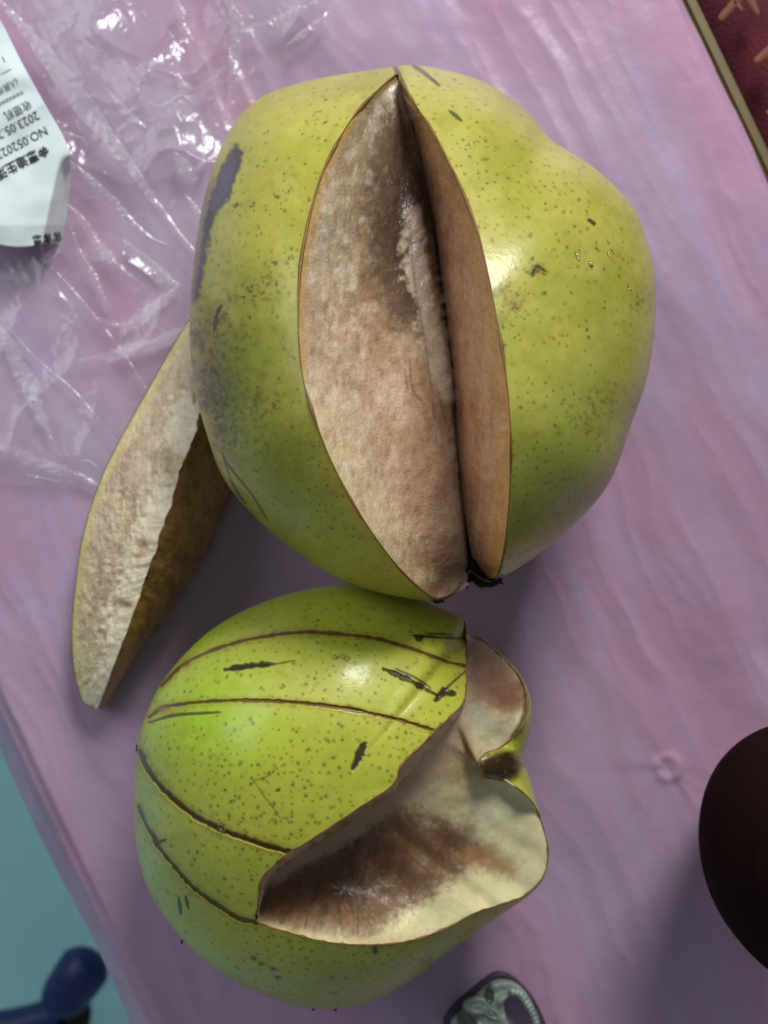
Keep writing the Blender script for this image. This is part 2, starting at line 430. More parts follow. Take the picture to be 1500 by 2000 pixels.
def motif(p0, p1, w0, w1):
    zt = -.0195; n = 14; t = np.linspace(0, 1, n)
    p0 = np.array(p0, float); p1 = np.array(p1, float); d = (p1-p0)/np.linalg.norm(p1-p0); nn = np.array([-d[1], d[0]])
    c = p0+(p1-p0)*t[:, None]; ww = (w0+(w1-w0)*t)*np.clip(np.minimum(t, 1-t)*12, .35, 1)**.5
    rows = [unp(*(c+nn*ww[:, None]*s_/2).T, zt+.0008*(1-abs(s_))) for s_ in (-1, -.4, .4, 1)]
    P = np.stack(rows, 0); meshobj('gold_leaf', P, gridfaces(4, n, False, autoflip(P)), M['gold'], cs)
z3 = lambda x, y: (1200+x*.2, y*.2)
motif(z3(1030, 190), z3(1230, -40), 14, 15); motif(z3(1165, 0), z3(1245, 105), 13, 8); motif(z3(1310, -40), z3(1400, 140), 17, 10)
motif(z3(1380, 605), z3(1560, 440), 14, 16); motif(z3(1490, 1110), z3(1600, 1060), 10, 14); motif(z3(1500, 520), z3(1600, 700), 14, 10)

# ================================================================== LARGE PEAR
pairs1 = [((772,146),(772,130)),((735,178),(700,140)),((690,228),(600,158)),((655,285),(510,190)),((625,350),(455,245)),((603,430),(415,330)),
 ((588,510),(388,440)),((583,590),(374,560)),((584,670),(370,650)),((592,740),(377,735)),((612,810),(397,825)),((640,885),(440,940)),
 ((685,975),(530,1040)),((730,1045),(620,1107)),((775,1105),(700,1145)),((815,1145),(775,1165)),((848,1168),(848,1174)),((880,1160),(882,1165)),
 ((908,1136),(911,1141)),((916,1114),(920,1121)),((930,1122),(933,1130)),((950,1132),(953,1139)),((970,1128),(978,1129)),((985,1060),(1036,1094)),
 ((995,970),(1117,1028)),((998,880),(1190,943)),((994,790),(1238,815)),((982,690),(1263,742)),((968,610),(1278,650)),((952,530),(1280,550)),
 ((935,460),(1263,467)),((910,390),(1233,400)),((885,335),(1160,327)),((858,280),(1077,273)),((835,240),(1027,217)),((812,205),(950,162)),
 ((793,175),(850,132)),((780,152),(790,127))]
b1 = Body(pairs1, (830, 640), .052, .015, .058, 2.3, 1500,
          lumps=[(1090, 420, 120, .004), (940, 230, 90, .003), (1000, 300, 60, -.002), (470, 500, 110, .003), (540, 230, 90, .003), (1100, 800, 170, .002)])
C = Canvas(355, 110, 1295, 1190, (184, 178, 76))
X, Y = C.X, C.Y
C.mix(sstep(.42, .72, fbm(X/95, Y/95, 1))*.55, (158, 162, 52))
C.mix(sstep(.5, .75, fbm(X/50+9, Y/50, 3))*.4, (194, 190, 96))
C.mix(sstep(560, 950, Y)*sstep(700, 560, X)*.5, (142, 148, 42))  # lower left darker: shade painted into the skin colour
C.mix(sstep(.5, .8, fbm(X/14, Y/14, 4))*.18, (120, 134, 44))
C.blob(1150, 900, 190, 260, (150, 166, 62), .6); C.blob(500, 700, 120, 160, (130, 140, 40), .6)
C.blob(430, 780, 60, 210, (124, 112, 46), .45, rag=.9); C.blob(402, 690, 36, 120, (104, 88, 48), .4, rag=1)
C.blob(1000, 190, 120, 50, (160, 150, 62), .55, ang=.5); C.blob(700, 165, 110, 22, (160, 150, 70), .5, ang=-.2)
# yellow band along the lower left cut edge
C.stroke([(640, 900), (690, 990), (740, 1060), (800, 1130)], 22, (196, 172, 48), .5, soft=12, rag=.3)
dn = lambda x, y: .62+.38*(y > 850)+.2*(y < 420)
lenticels(C, b1, 2900, [(86, 88, 30), (96, 78, 34), (70, 72, 30), (120, 100, 40)], r=(1.6, 2.9), a=1, dens=dn)
lenticels(C, b1, 260, [(150, 120, 50), (140, 110, 48)], r=(2.5, 5), a=.5, dens=dn)
lenticels(C, b1, 900, [(84, 88, 32), (100, 88, 40)], r=(2.5, 7), a=.5, dens=lambda x, y: max(0, min(1, (y-740)/350))*(x > 980)*(.35+.65*(x > 1060)))
lenticels(C, b1, 150, [(84, 76, 30), (120, 92, 44)], r=(2, 5), a=.6, dens=lambda x, y: (y > 1000)*(x < 860)+0)
z1 = lambda *p: [(350+x/3., 100+y/3.) for x, y in p]
z3_ = lambda *p: [(350+x/3., 650+y/3.) for x, y in p]
z2 = lambda *p: [(800+x/3., 100+y/3.) for x, y in p]
# purple-grey bruise on the left shoulder
bru = z1((330,535),(378,600),(352,700),(305,840),(235,935),(195,1010),(170,1150),(142,1280),(118,1420),(85,1480),(70,1420),(105,1200),(140,960),(195,800),(255,660))
C.poly(bru, (66, 62, 74), .96, soft=5, rag=14)
C.poly(z1((300,620),(335,640),(300,800),(225,920),(190,930),(230,790)), (104, 104, 128), .5, soft=8, rag=12)  # bluish sheen on the bruise, painted in
C.stroke(z1((200,740),(140,950),(100,1200),(75,1450)), 10, (150, 140, 110), .7, rag=.9)
for p, r in (((325,900),9),((345,930),8),((430,905),7),((580,865),6),((630,825),4),((410,1440),14),((450,1390),9),((300,1450),7),((650,1205),6),((550,1250),7),((185,1180),10)):
    x, y = z1(p)[0]; C.specks(x, y, r*1.5, 7, (40, 44, 22), (1.2, 3), .85)
C.stroke(z1((205,1640),(222,1540),(250,1490)), 5, (48, 42, 26), .9, rag=.9)
for p, R, n in (((120,60),26,24),((200,225),14,18),((160,230),12,10),((250,350),20,30),((230,440),22,26),((160,400),26,22),((250,560),24,20),((240,640),20,16)):
    x, y = z3_(p)[0]; C.specks(x, y, R*1.2, n, (58, 42, 26), (1.8, 5), .8)
C.stroke(z3_((245,690),(300,790),(420,940),(515,1095)), 2.4, (52, 44, 32), .9, dz=-.0002)
C.stroke(z3_((255,720),(300,850),(345,940),(390,1000)), 3.2, (60, 50, 44), .85)
C.specks(*z3_((570,420))[0], 16, 12, (78, 72, 28), (1.4, 3), .7)
# right-hand marks
x, y = z2((745, 1280))[0]; C.blob(x, y, 16, 13, (120, 110, 44), .7); C.specks(x, y, 22, 34, (50, 46, 22), (1.2, 3.4), .8)
C.stroke(z2((720,1320),(745,1260),(800,1290)), 4, (48, 42, 22), .8, rag=.9)
for p in ((540,1400),(560,1560),(610,1480)): x, y = z2(p)[0]; C.blob(x, y, 22, 16, (140, 126, 54), .6, rag=1); C.specks(x, y, 26, 16, (92, 70, 34), (1.2, 3.4), .75)
C.specks(*z2((370,545))[0], 14, 14, (96, 92, 44), (1.2, 2.6), .7)
C.stroke(z2((232,348),(265,375),(305,408)), 5, (56, 54, 26), .85); C.stroke(z2((15,80),(90,130),(175,202)), 6, (62, 46, 28), .9)
C.stroke(z2((1050,990),(1080,1010)), 5, (46, 44, 24), .9, taper=False)
C.specks(*z2((1360,1470))[0], 24, 24, (78, 80, 34), (1.4, 3.4), .7); C.specks(1180, 780, 60, 40, (84, 88, 38), (1.4, 3.4), .6); C.specks(1145, 830, 50, 46, (84, 90, 40), (1.4, 3.8), .6)
C.stroke([(766, 122), (780, 148), (800, 190)], 7, (92, 66, 40), .9)
for (mx, my, mr, mn) in ((425, 640, 40, 40), (440, 700, 60, 60), (470, 780, 60, 40), (410, 760, 40, 60), (520, 560, 50, 30), (500, 860, 70, 40)):
    C.specks(mx, my, mr, mn, (76, 62, 22), (2, 5), .55)
C.blob(440, 740, 60, 100, (118, 108, 34), .4, rag=1.2, ns=16); C.blob(560, 900, 90, 120, (140, 136, 44), .5, rag=.6)  # olive mottling, together with painted shade at the lower left
C.stroke([(846,1171),(880,1165),(910,1141),(921,1119),(952,1138),(979,1127)], 9, (62, 46, 26), .95, taper=False, rag=.6)
pear1 = thing('pear', 'larger green pear with a long wedge cut out of its middle', 'pear', tuple(unp(830, 640, 0.)), 'cut green pears')
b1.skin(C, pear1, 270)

L1 = [((772,146),(778,150)),((735,178),(785,175)),((690,228),(800,225)),((655,285),(818,290)),((625,350),(835,360)),((603,430),(848,440)),((588,510),(858,520)),
 ((583,590),(868,600)),((584,670),(878,670)),((592,740),(886,740)),((612,810),(890,800)),((640,885),(895,870)),((685,975),(903,950)),((730,1045),(908,1010)),
 ((775,1105),(912,1060)),((815,1145),(914,1090)),((848,1168),(916,1112)),((880,1160),(916,1114)),((908,1136),(916,1115))]
R1 = [((780,152),(778,150)),((793,175),(785,175)),((812,205),(795,210)),((835,240),(808,250)),((858,280),(820,295)),((885,335),(832,350)),((910,390),(843,410)),
 ((935,460),(853,480)),((952,530),(860,540)),((968,610),(870,610)),((982,690),(880,690)),((994,790),(889,790)),((998,880),(895,880)),((995,970),(904,970)),((987,1060),(916,1060)),((982,1090),(924,1092)),((976,1115),(936,1114)),((966,1129),(950,1130))]
def valley1(py):
    return np.interp(py, [148, 175, 230, 320, 600, 900, 1030, 1090, 1113], [.30, .27, .26, .24, .22, .18, .12, .04, .0])*b1.hz + b1.zc(830, py)
def face1(lst, nu, nv):
    E = spline([q[0] for q in lst], 12); V = spline([q[1] for q in lst], 12)
    PE = unp(E[:, 0], E[:, 1], b1.z(E[:, 0], E[:, 1])-.0002); PV = unp(V[:, 0], V[:, 1], valley1(V[:, 1]))
    return ruled(PE, PV, nu, nv)
CF = Canvas(560, 110, 1020, 1200, (212, 192, 162))
X, Y = CF.X, CF.Y
CF.mix(sstep(.4, .7, fbm(X/40, Y/60, 2))*.6, (184, 152, 120))
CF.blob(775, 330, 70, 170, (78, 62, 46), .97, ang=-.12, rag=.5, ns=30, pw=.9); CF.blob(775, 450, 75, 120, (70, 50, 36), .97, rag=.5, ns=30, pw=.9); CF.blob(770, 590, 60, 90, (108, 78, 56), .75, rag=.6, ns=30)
CF.blob(690, 420, 70, 130, (150, 132, 104), .7, rag=.6, ns=30, ang=.2)
CF.blob(740, 640, 70, 130, (176, 140, 108), .6, rag=.6, ns=25); CF.blob(820, 930, 70, 190, (168, 124, 94), .7, rag=.6, ns=30)
CF.blob(700, 300, 50, 100, (160, 148, 114), .6, ang=.35, rag=.5); CF.blob(765, 185, 22, 26, (196, 190, 150), .8)
CF.blob(640, 460, 60, 140, (186, 176, 148), .5, rag=.6, ns=25)
CF.stroke([(598,760),(650,860),(700,950),(760,1040),(830,1130)], 46, (214, 196, 152), .75, soft=22, rag=.6)
m = sstep(.42, .78, fbm(X/15, Y/19, 6, 5))*sstep(880, 660, X+.1*(Y-600)); CF.mix(m*.6, (232, 220, 198))
m = sstep(.5, .78, fbm(X/9, Y/22, 1, 4)); CF.mix(m*.45, (164, 120, 90))
CF.stroke([(770,146),(690,228),(625,350),(588,510),(583,600),(590,740)], 16, (200, 160, 78), .7, soft=9)
CF.stroke([(806,420),(815,500),(832,570),(850,640),(866,720),(876,770)], 34, (216, 194, 168), .9, soft=9, rag=1.0)
CF.stroke([(790,290),(800,350),(812,430)], 22, (176, 160, 140), .6, soft=9, rag=1.0)
CF.stroke([(770,180),(800,300),(850,440),(866,600),(884,740),(900,920),(914,1090)], 9, (76, 48, 32), .8, soft=5, rag=.7)  # dark line along the bottom of the cut: shade painted in
for p in ([(800,700),(806,760),(830,790)], [(850,740),(862,790),(872,830)], [(790,720),(796,760)], [(845,780),(850,820)]): CF.stroke(p, 3, (112, 74, 50), .45)
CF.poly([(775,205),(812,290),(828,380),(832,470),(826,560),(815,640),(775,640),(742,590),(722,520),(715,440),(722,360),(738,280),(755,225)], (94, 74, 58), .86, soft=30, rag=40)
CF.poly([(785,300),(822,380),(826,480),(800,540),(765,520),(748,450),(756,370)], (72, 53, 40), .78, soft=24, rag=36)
CF.stroke([(806,420),(815,500),(832,570),(850,640),(866,720),(876,770)], 34, (238, 222, 196), .85, soft=12, rag=1.3)
CF.stroke([(800,430),(806,520),(818,600),(832,680),(842,760)], 4, (110, 76, 54), .35, rag=.9)
# right-hand face colour, with shade painted beside the bottom of the cut
Rm = np.zeros(X.shape)
vx = np.interp(Y, [150,250,350,480,610,790,880,1060,1113], [778,808,832,853,870,889,895,912,916])
rx = np.interp(Y, [152,240,335,460,610,790,880,990,1128], [780,835,885,935,968,994,998,992,970])
Rm = sstep(vx-2, vx+8, X); CF.mix(Rm*.92, (208, 160, 124)); CF.mix(Rm*sstep(.45, .7, fbm(X/10, Y/60, 3))*.6, (172, 118, 86))
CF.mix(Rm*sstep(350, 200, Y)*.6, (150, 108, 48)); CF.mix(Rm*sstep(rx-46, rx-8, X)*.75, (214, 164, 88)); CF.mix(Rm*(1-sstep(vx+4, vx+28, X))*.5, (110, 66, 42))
CF.blob(985, 835, 9, 9, (226, 196, 150), .8); CF.blob(983, 812, 6, 6, (226, 196, 150), .7)
CF.blob(845, 1150, 26, 16, (168, 110, 60), .8); CF.blob(830, 1090, 50, 40, (150, 106, 76), .6)
for lst, nu_, nv_, sd in ((L1, 520, 240, 1), (R1, 520, 110, 2)):
    G, t = face1(lst, nu_, nv_); n = gnormals(G); px, py = proj(G)
    e = np.sin(np.pi*t)**.5
    d = .0014*(fbm(px/40, py/60, 3)-.5)+.0003*(ridged(px/22, py/34, 2)-.5)+.00012*(fbm(px/6, py/8, 4)-.5)
    if sd == 1:
        d = d+.0030*np.exp(-((px-np.interp(py, [300, 420, 560, 720, 800], [800, 812, 838, 872, 884]))/15)**2)*sstep(280, 420, py)*sstep(830, 740, py)*(.5+fbm(px/14, py/18, 5))
        d = d-.004*np.sin(np.pi*t)*.5
    G = G+n*(d*e)[..., None]
    px, py = proj(G)
    f = meshobj('cut_face', G, gridfaces(nu_, nv_, False, autoflip(G)), M['flesh'], pear1, CF.sample(px, py))
    f['label'] = 'wide left face of the wedge cut, browned flesh' if sd == 1 else 'narrow right face of the wedge cut, orange brown flesh'
for lst in (L1, R1):
    E = spline([q[0] for q in lst], 12); rim('rind_edge', unp(E[:, 0], E[:, 1], b1.z(E[:, 0], E[:, 1])), .00030, M['rind'], pear1)
def scrap(cx, cy, z, r, seed, parent, m, name='calyx_or_gap_scrap', n=10, st=(1, .6, .5)):
    rg = np.random.default_rng(seed); u = np.linspace(0, np.pi, n); v = np.linspace(0, 2*np.pi, 2*n, endpoint=False)
    U, W = np.meshgrid(u, v, indexing='ij'); rr = r*(1+.7*(rg.random(U.shape)-.5)); rr[0] = r; rr[-1] = r
    c = unp(cx, cy, z); P = np.stack([rr*np.sin(U)*np.cos(W)*st[0], rr*np.sin(U)*np.sin(W)*st[1], rr*np.cos(U)*st[2]], -1)+c
    P = P.transpose(1, 0, 2); return meshobj(name, P, gridfaces(2*n, n, True, True), m, parent)
for i, (cx, cy, r, st) in enumerate(((934,1131,.0017,(1,.7,1)),(948,1138,.0022,(1.2,.6,.6)),(962,1136,.0020,(1.4,.5,.6)),(925,1122,.0016,(.8,1,1)),(856,1170,.0014,(1,.8,.6)),(845,1166,.0012,(1.6,.7,.6)),(905,1143,.0012,(1,.8,.6)),(926,1106,.0022,(.9,1.5,.8)),(934,1120,.0021,(1.2,.9,.7)),(921,1090,.0016,(.6,2,.8)))):  # last three are dark pieces added to fill the shaded gap
    scrap(cx, cy, float(b1.zc(cx, cy))+.001, r, i, pear1, M['calyx'], st=st)

# water beads on the skin
gm = bpy.data.materials.new('water_bead'); gm.use_nodes = True; bb = gm.node_tree.nodes['Principled BSDF']
bb.inputs['Transmission Weight'].default_value = 1; bb.inputs['Roughness'].default_value = .03; bb.inputs['IOR'].default_value = 1.33; bb.inputs['Base Color'].default_value = (1, 1, .97, 1)
def bead(body, x, y, r, parent):
    n = 8; u = np.linspace(0, np.pi, n); v = np.linspace(0, 2*np.pi, 14, endpoint=False); U, W = np.meshgrid(v, u, indexing='ij')
    c = unp(x, y, float(body.z(np.array(float(x)), np.array(float(y)))))
    P = np.stack([r*np.sin(W)*np.cos(U), r*np.sin(W)*np.sin(U), .45*r*np.cos(W)], -1)+c
    meshobj('water_bead', P, gridfaces(14, n, True, True), gm, parent)
for x, y, r in ((1126,501,.0011),(1152,518,.001),(1188,498,.0008),(1226,560,.0008)): bead(b1, x, y, r, pear1)

# ================================================================== SMALLER PEAR
z6 = lambda x, y: (480+x*.41333, 1180+y*.41333)
z5 = lambda *p: [(250+x*.46667, 1120+y*.46667) for x, y in p]
z8 = lambda *p: [(250+x*.56667, 1600+y*.56667) for x, y in p]
Cc = [(503,1800),(505,1765),(511,1717),(535,1690),(560,1668),(620,1632),(700,1578),(766,1533),(785,1493),(820,1458),(850,1427),(880,1399),(904,1372),(910,1340),(911,1310),(911,1280),(910,1245),(907,1214)]
Sc = [(325,1797),(287,1731),(267,1657),(263,1605),(263,1560),(264,1505),(270,1445),(286,1394),(318,1330),(370,1268),(430,1218),(510,1178),(600,1151),(690,1140),(760,1150),(820,1170),(870,1192),(908,1209)]
Bz = [(1047,140),(1080,155),(1130,180),(1190,230),(1240,280),(1290,340),(1325,420),(1330,500),(1310,570),(1260,630),(1200,680),(1140,702),(1110,730),(1103,770),(1120,810),(1180,830),(1240,842),(1310,890),(1370,960),(1410,1070),(1428,1170),(1415,1260),(1370,1330),(1300,1385),(1200,1420),(1080,1460),(950,1530),(800,1585),(650,1608),(500,1608),(350,1590),(200,1550)]
Bs = [z6(*p) for p in ((1052,134),(1086,149),(1136,174),(1196,224),(1247,274),(1298,334),(1338,420),(1350,490),(1349,560),(1338,620),(1325,665),(1316,690),(1312,710),(1312,740),(1318,765),(1328,790),(1338,815),(1352,860),(1378,950),(1414,1065),(1433,1170),(1420,1264))]+[(1054,1728),(1024,1756),(987,1781),(930,1821),(873,1861),(800,1917),(703,1963),(590,1968),(477,1926),(390,1868)]
Bp = [z6(*p) for p in Bz]
pairs2 = list(zip(Cc, Sc))+list(zip(Bp, Bs))
b2 = Body(pairs2, (640, 1560), .044, 0, .044, 2.25, 1500, lumps=[(850, 1330, 150, -.002), (450, 1500, 150, .002)])
nA = len(Cc)
# height of the cut rim: follows the skin, dips to the cut plane on the right
Ncur = b2.N; zbody = b2.z(Ncur[:, 0], Ncur[:, 1])
cut = np.zeros(len(Ncur)); cx = Ncur[:, 0]
isB = np.zeros(len(Ncur), bool)
# nearest control point tells which side of the loop a rim vertex belongs to
ctrl = np.array([q[0] for q in pairs2]); near = np.argmin(((Ncur[:, None]-ctrl[None])**2).sum(-1), 1); isB = near >= nA
zB = np.minimum(zbody, b2.zc0+.30*b2.hz)
wB = sstep(860, 1000, cx)
zN = np.where(isB & (near < nA+25), zbody*(1-wB)+zB*wB, zbody)
zN = np.where(isB & (near < nA+8), np.minimum(zbody, b2.zc0+.30*b2.hz), zN)
k = np.ones(15)/15; zN = np.convolve(np.concatenate([zN[-7:], zN, zN[:7]]), k, 'valid')

C2 = Canvas(250, 1125, 1090, 1990, (186, 190, 66))
X, Y = C2.X, C2.Y
C2.mix(sstep(.42, .7, fbm(X/110, Y/110, 4))*.5, (172, 182, 54))
C2.blob(420, 1400, 170, 130, (160, 200, 34), .75, rag=.3); C2.blob(370, 1250, 120, 60, (156, 196, 24), .6, ang=-.6, rag=.3)  # vivid lime patch: direct light painted into the skin colour
C2.blob(620, 1345, 170, 70, (206, 208, 110), .5); C2.blob(860, 1345, 60, 70, (190, 186, 50), .5)  # pale spot at the top is a painted highlight
C2.blob(340, 1700, 110, 180, (160, 176, 92), .6); C2.blob(620, 1920, 260, 60, (166, 170, 92), .55); C2.blob(290, 1640, 40, 160, (172, 186, 130), .5)  # paler left and lower sides: cool sheen painted into the skin
C2.mix(sstep(.5, .8, fbm(X/16, Y/16, 2))*.15, (130, 146, 44))
C2.stroke([(1030,1748),(960,1790),(880,1824),(780,1850)], 22, (184, 166, 46), .5, soft=10)
C2.blob(1035, 1440, 40, 90, (120, 136, 60), .5)
C2.poly([(925,1490),(955,1474),(990,1464),(1012,1478),(1022,1496),(1012,1516),(985,1528),(945,1520)], (54, 31, 18), .97, soft=12, rag=10)  # brown cavity at the notch, its dark hole painted over lit skin
lenticels(C2, b2, 2200, [(96, 92, 32), (110, 86, 36), (80, 84, 30), (128, 100, 36)], r=(1.6, 2.9), a=1)
lenticels(C2, b2, 170, [(90, 86, 34), (76, 72, 30)], r=(2.2, 5.5), a=.7, dens=lambda x, y: (y > 1810)+0)
lenticels(C2, b2, 160, [(176, 130, 60), (150, 120, 50)], r=(2.5, 4.2), a=.6, dens=lambda x, y: (x < 620)*(y < 1500)+0)
lenticels(C2, b2, 110, [(76, 80, 26), (66, 66, 24)], r=(1.6, 3.4), a=.8, dens=lambda x, y: (y < 1260)+0)
ln = (98, 66, 24)
for p in (z5((140,470),(240,375),(400,305),(560,265),(740,245),(900,255),(1050,275),(1200,320),(1320,365),(1420,390)),
          z5((90,600),(160,560),(300,540),(480,532),(650,537),(800,550),(950,572),(1100,605),(1200,632),(1282,657))):
    C2.stroke(p, 12, (150, 122, 46), .35, taper=False, soft=5); C2.stroke(p, 3.8, ln, .95, taper=False, rag=1.0, dz=-.0006)
L3 = z5((50,745),(90,830),(170,925),(280,1015),(400,1075),(520,1120),(600,1145),(690,1172)); C2.stroke(L3, 18, (150, 128, 52), .45, taper=False, rag=.6, soft=6); C2.stroke(L3, 7, (96, 68, 28), .9, taper=False, rag=.8, dz=-.0010); C2.stroke(L3, 3, (70, 48, 20), .9, taper=False, rag=.4)
L4 = z5((45,975),(80,1060),(130,1135),(190,1215))[:-1]+z8((95,80),(150,150),(220,230),(300,290),(380,340),(447,356)); C2.stroke(L4, 14, (140, 128, 60), .4, taper=False, rag=.6, soft=5); C2.stroke(L4, 5.5, (84, 66, 28), .9, taper=False, rag=.8, dz=-.0008)
C2.stroke(z5((115,1132),(160,1112)), 3.5, (70, 58, 30), .9)
C2.stroke(z5((85,625),(200,595),(385,582)), 4, (84, 72, 26), .9, rag=.4, dz=-.0004)
C2.blob(*z5((150,572))[0], 18, 10, (170, 120, 44), .9); C2.blob(*z5((245,378))[0], 10, 8, (120, 84, 34), .9, ang=-.7)
bk = (34, 24, 18)
C2.stroke(z5((405,403),(510,388),(612,380)), 9, bk, .95, rag=1.3, dz=-.0005); C2.stroke(z5((600,383),(700,364)), 2.5, (110, 90, 30), .8)
C2.stroke(z5((1070,400),(1180,450),(1295,512)), 6, (46, 34, 20), .95, rag=1.3, dz=-.0005); C2.stroke(z5((1120,398),(1200,435),(1265,478)), 3, (80, 60, 26), .9, rag=.7)
C2.stroke(z5((1420,402),(1360,455),(1300,512)), 3, (80, 62, 26), .9); C2.stroke(z5((1288,530),(1320,505),(1368,505)), 12, bk, .95, rag=1.1, dz=-.0005)
C2.stroke(z5((990,712),(970,750),(942,815)), 12, (44, 32, 20), .95, rag=1.3, dz=-.0005)
C2.stroke(z5((1190,258),(1240,262),(1300,268),(1418,272)), 3.5, bk, .85, rag=1.2); C2.stroke(z5((1200,262),(1218,275),(1235,262)), 6, bk, .9, rag=1); C2.stroke(z5((1250,250),(1360,256)), 2.5, (60, 44, 24), .8)
for p in ((600,830),(645,805),(525,865),(630,905),(600,965),(655,1030),(415,1015),(470,1030),(430,950)): C2.specks(*z5(p)[0], 7, 4, (84, 64, 34), (1.6, 3.2), .8)
C2.stroke(z5((525,865),(570,855),(610,830)), 2, (100, 84, 40), .6); C2.stroke(z5((530,870),(560,920),(600,970),(640,1030)), 2, (100, 90, 40), .5)
for p in ((435,480),(458,498),(500,515),(515,545),(850,445),(852,458)): C2.blob(*z8(p)[0], 6.5, 4.5, (48, 40, 20), .95, ang=.3, rag=.3, pw=1)
for p in (((175,270),(182,330)), ((198,265),(210,310))): C2.stroke(z8(*p), 5, (66, 62, 34), .9)
C2.specks(*z8((1020,490))[0], 20, 20, (100, 96, 40), (1.6, 4), .6)
for p in ((850,345),(905,350),(650,415)): C2.blob(*z5(p)[0], 6, 5, (190, 180, 30), .7)
pear2 = thing('pear', 'smaller green pear scored with brown lines, large cut with dark hollow at its right', 'pear', tuple(unp(640, 1560, 0.)), 'cut green pears')
b2.skin(C2, pear2, 290, zN=zN)
# rim world curve
PN = unp(Ncur[:, 0], Ncur[:, 1], zN)
rim('rind_edge', np.concatenate([PN, PN[:2]]), .00028, M['rind'], pear2)

Az = [(58,1500),(70,1420),(112,1300),(180,1240),(250,1190),(400,1095),(560,985),(705,880),(800,770),(890,675),(960,590),(1008,520),(1040,450),(1048,300),(1046,200),(1045,142)]
A = np.array([z6(*p) for p in Az])
Bq = np.array([(503,1800)]+Bp[::-1])
Ad = spline(A, 12); Bd = spline(Bq, 12); Cd = spline(Cc, 12)
def arc(Q): 
    s_ = np.concatenate([[0], np.cumsum(np.hypot(*np.diff(Q[:, :2], axis=0).T))]); return s_/s_[-1]
def at(Q, t): s_ = arc(Q); return np.stack([np.interp(t, s_, Q[:, k]) for k in range(Q.shape[1])], -1)
def rimz(Q):
    i = np.argmin(((Q[:, None, :2]-Ncur[None])**2).sum(-1), 1); return zN[i]
zA = np.interp(arc(Ad), [0, .06, .2, .45, .7, .82, .92, 1], [.72, .58, .44, .40, .42, .40, .35, .30])*b2.hz+b2.zc0
zA[0] = rimz(Ad[:1])[0]
A3 = np.column_stack([Ad, zA]); B3 = np.column_stack([Bd, rimz(Bd)-.0002]); C3 = np.column_stack([Cd, rimz(Cd)-.0002])
tt = np.linspace(0, 1, 520)
# warp so the valley parameter lines up with the outer rim
wa = np.interp(tt, [0, .12, .30, .45, .56, .66, .74, .82, 1], [0, .14, .33, .52, .66, .74, .80, .86, 1])
a_ = at(A3, wa); b_ = at(B3, tt); c_ = at(C3, np.interp(np.linspace(0, 1, 520), [0, .1, 1], [0, .12, 1])); a2 = at(A3, np.linspace(0, 1, 520))
W = lambda q: unp(q[:, 0], q[:, 1], q[:, 2])
CG = Canvas(480, 1200, 1090, 1870, (226, 216, 172))
X, Y = CG.X, CG.Y
CG.mix(sstep(.4, .7, fbm(X/50, Y/50, 3))*.35, (196, 184, 132))
dk = (112, 76, 48)
ang = -.42
for bx, by, rx_, ry_, a in ((640,1725,150,62,.98),(760,1660,120,60,.97),(590,1750,85,45,.9),(870,1650,80,48,.9),(930,1690,50,30,.6),(700,1630,80,36,.8),(780,1730,80,36,.75)):
    CG.blob(bx, by, rx_, ry_, dk, a, ang=ang, rag=.55, pw=1.1, ns=26)
CG.poly([z6(*p) for p in ((110,1360),(250,1230),(400,1110),(560,1020),(700,960),(830,990),(960,1050),(1060,1150),(1040,1230),(960,1290),(860,1370),(780,1430),(650,1500),(520,1530),(400,1500),(250,1450),(110,1470))], (104, 71, 45), .85, soft=22, rag=44)
CG.poly([z6(*p) for p in ((1050,1120),(1180,1130),(1270,1200),(1280,1300),(1220,1290),(1150,1230),(1060,1210))], (168, 120, 70), .6, soft=14, rag=30)
CG.poly([(508,1740),(530,1720),(620,1740),(740,1800),(740,1838),(640,1830),(560,1815),(506,1796)], (128, 94, 68), .7, soft=16, rag=24)
CG.blob(950, 1680, 60, 24, (150, 96, 52), .75, ang=.3, rag=.9); CG.blob(820, 1760, 90, 20, (126, 78, 44), .6, ang=-.3, rag=.8)
CG.blob(680, 1790, 130, 24, (128, 94, 58), .6, ang=.05, rag=.8)
CG.mix(sstep(.5, .72, fbm(X/14+(Y-1500)/60, Y/40, 6, 3))*sstep(1000, 700, X)*sstep(1560, 1620, Y)*.4, (60, 40, 28))
CG.stroke([(520,1812),(620,1838),(730,1843),(820,1828)], 14, (204, 178, 120), .6, soft=8)
CG.poly([(720,1835),(800,1780),(870,1740),(930,1695),(1000,1720),(1040,1720),(1010,1755),(960,1780),(880,1808),(800,1832)], (226, 218, 164), .75, soft=14, rag=24)
CG.blob(975, 1600, 60, 55, (206, 212, 176), .6, rag=.5); CG.blob(1000, 1650, 50, 70, (208, 204, 150), .5)
CG.blob(970, 1320, 48, 62, (150, 110, 80), .92, rag=.4); CG.blob(990, 1370, 44, 34, (132, 86, 62), .8, rag=.4); CG.blob(930, 1260, 30, 40, (150, 116, 80), .7)
CG.blob(940, 1420, 60, 34, (214, 208, 176), .75, ang=-.3, rag=.4); CG.blob(920, 1390, 26, 26, (214, 212, 186), .7)
CG.blob(918, 1480, 30, 34, (178, 136, 62), .65, rag=.8); CG.blob(890, 1510, 34, 18, (182, 146, 84), .6, rag=.8); CG.blob(905, 1455, 30, 22, (190, 150, 84), .4)
CG.blob(945, 1498, 14, 22, (76, 46, 26), .9, rag=.3)
CG.blob(862, 1560, 60, 34, (188, 172, 126), .6, rag=.7); CG.blob(760, 1585, 70, 22, (166, 134, 96), .6, ang=-.6)
CG.poly([z6(*p) for p in ((1040,150),(1130,185),(1240,285),(1325,400),(1315,480),(1240,520),(1130,470),(1050,440))], (160, 120, 92), .8, soft=16, rag=24)
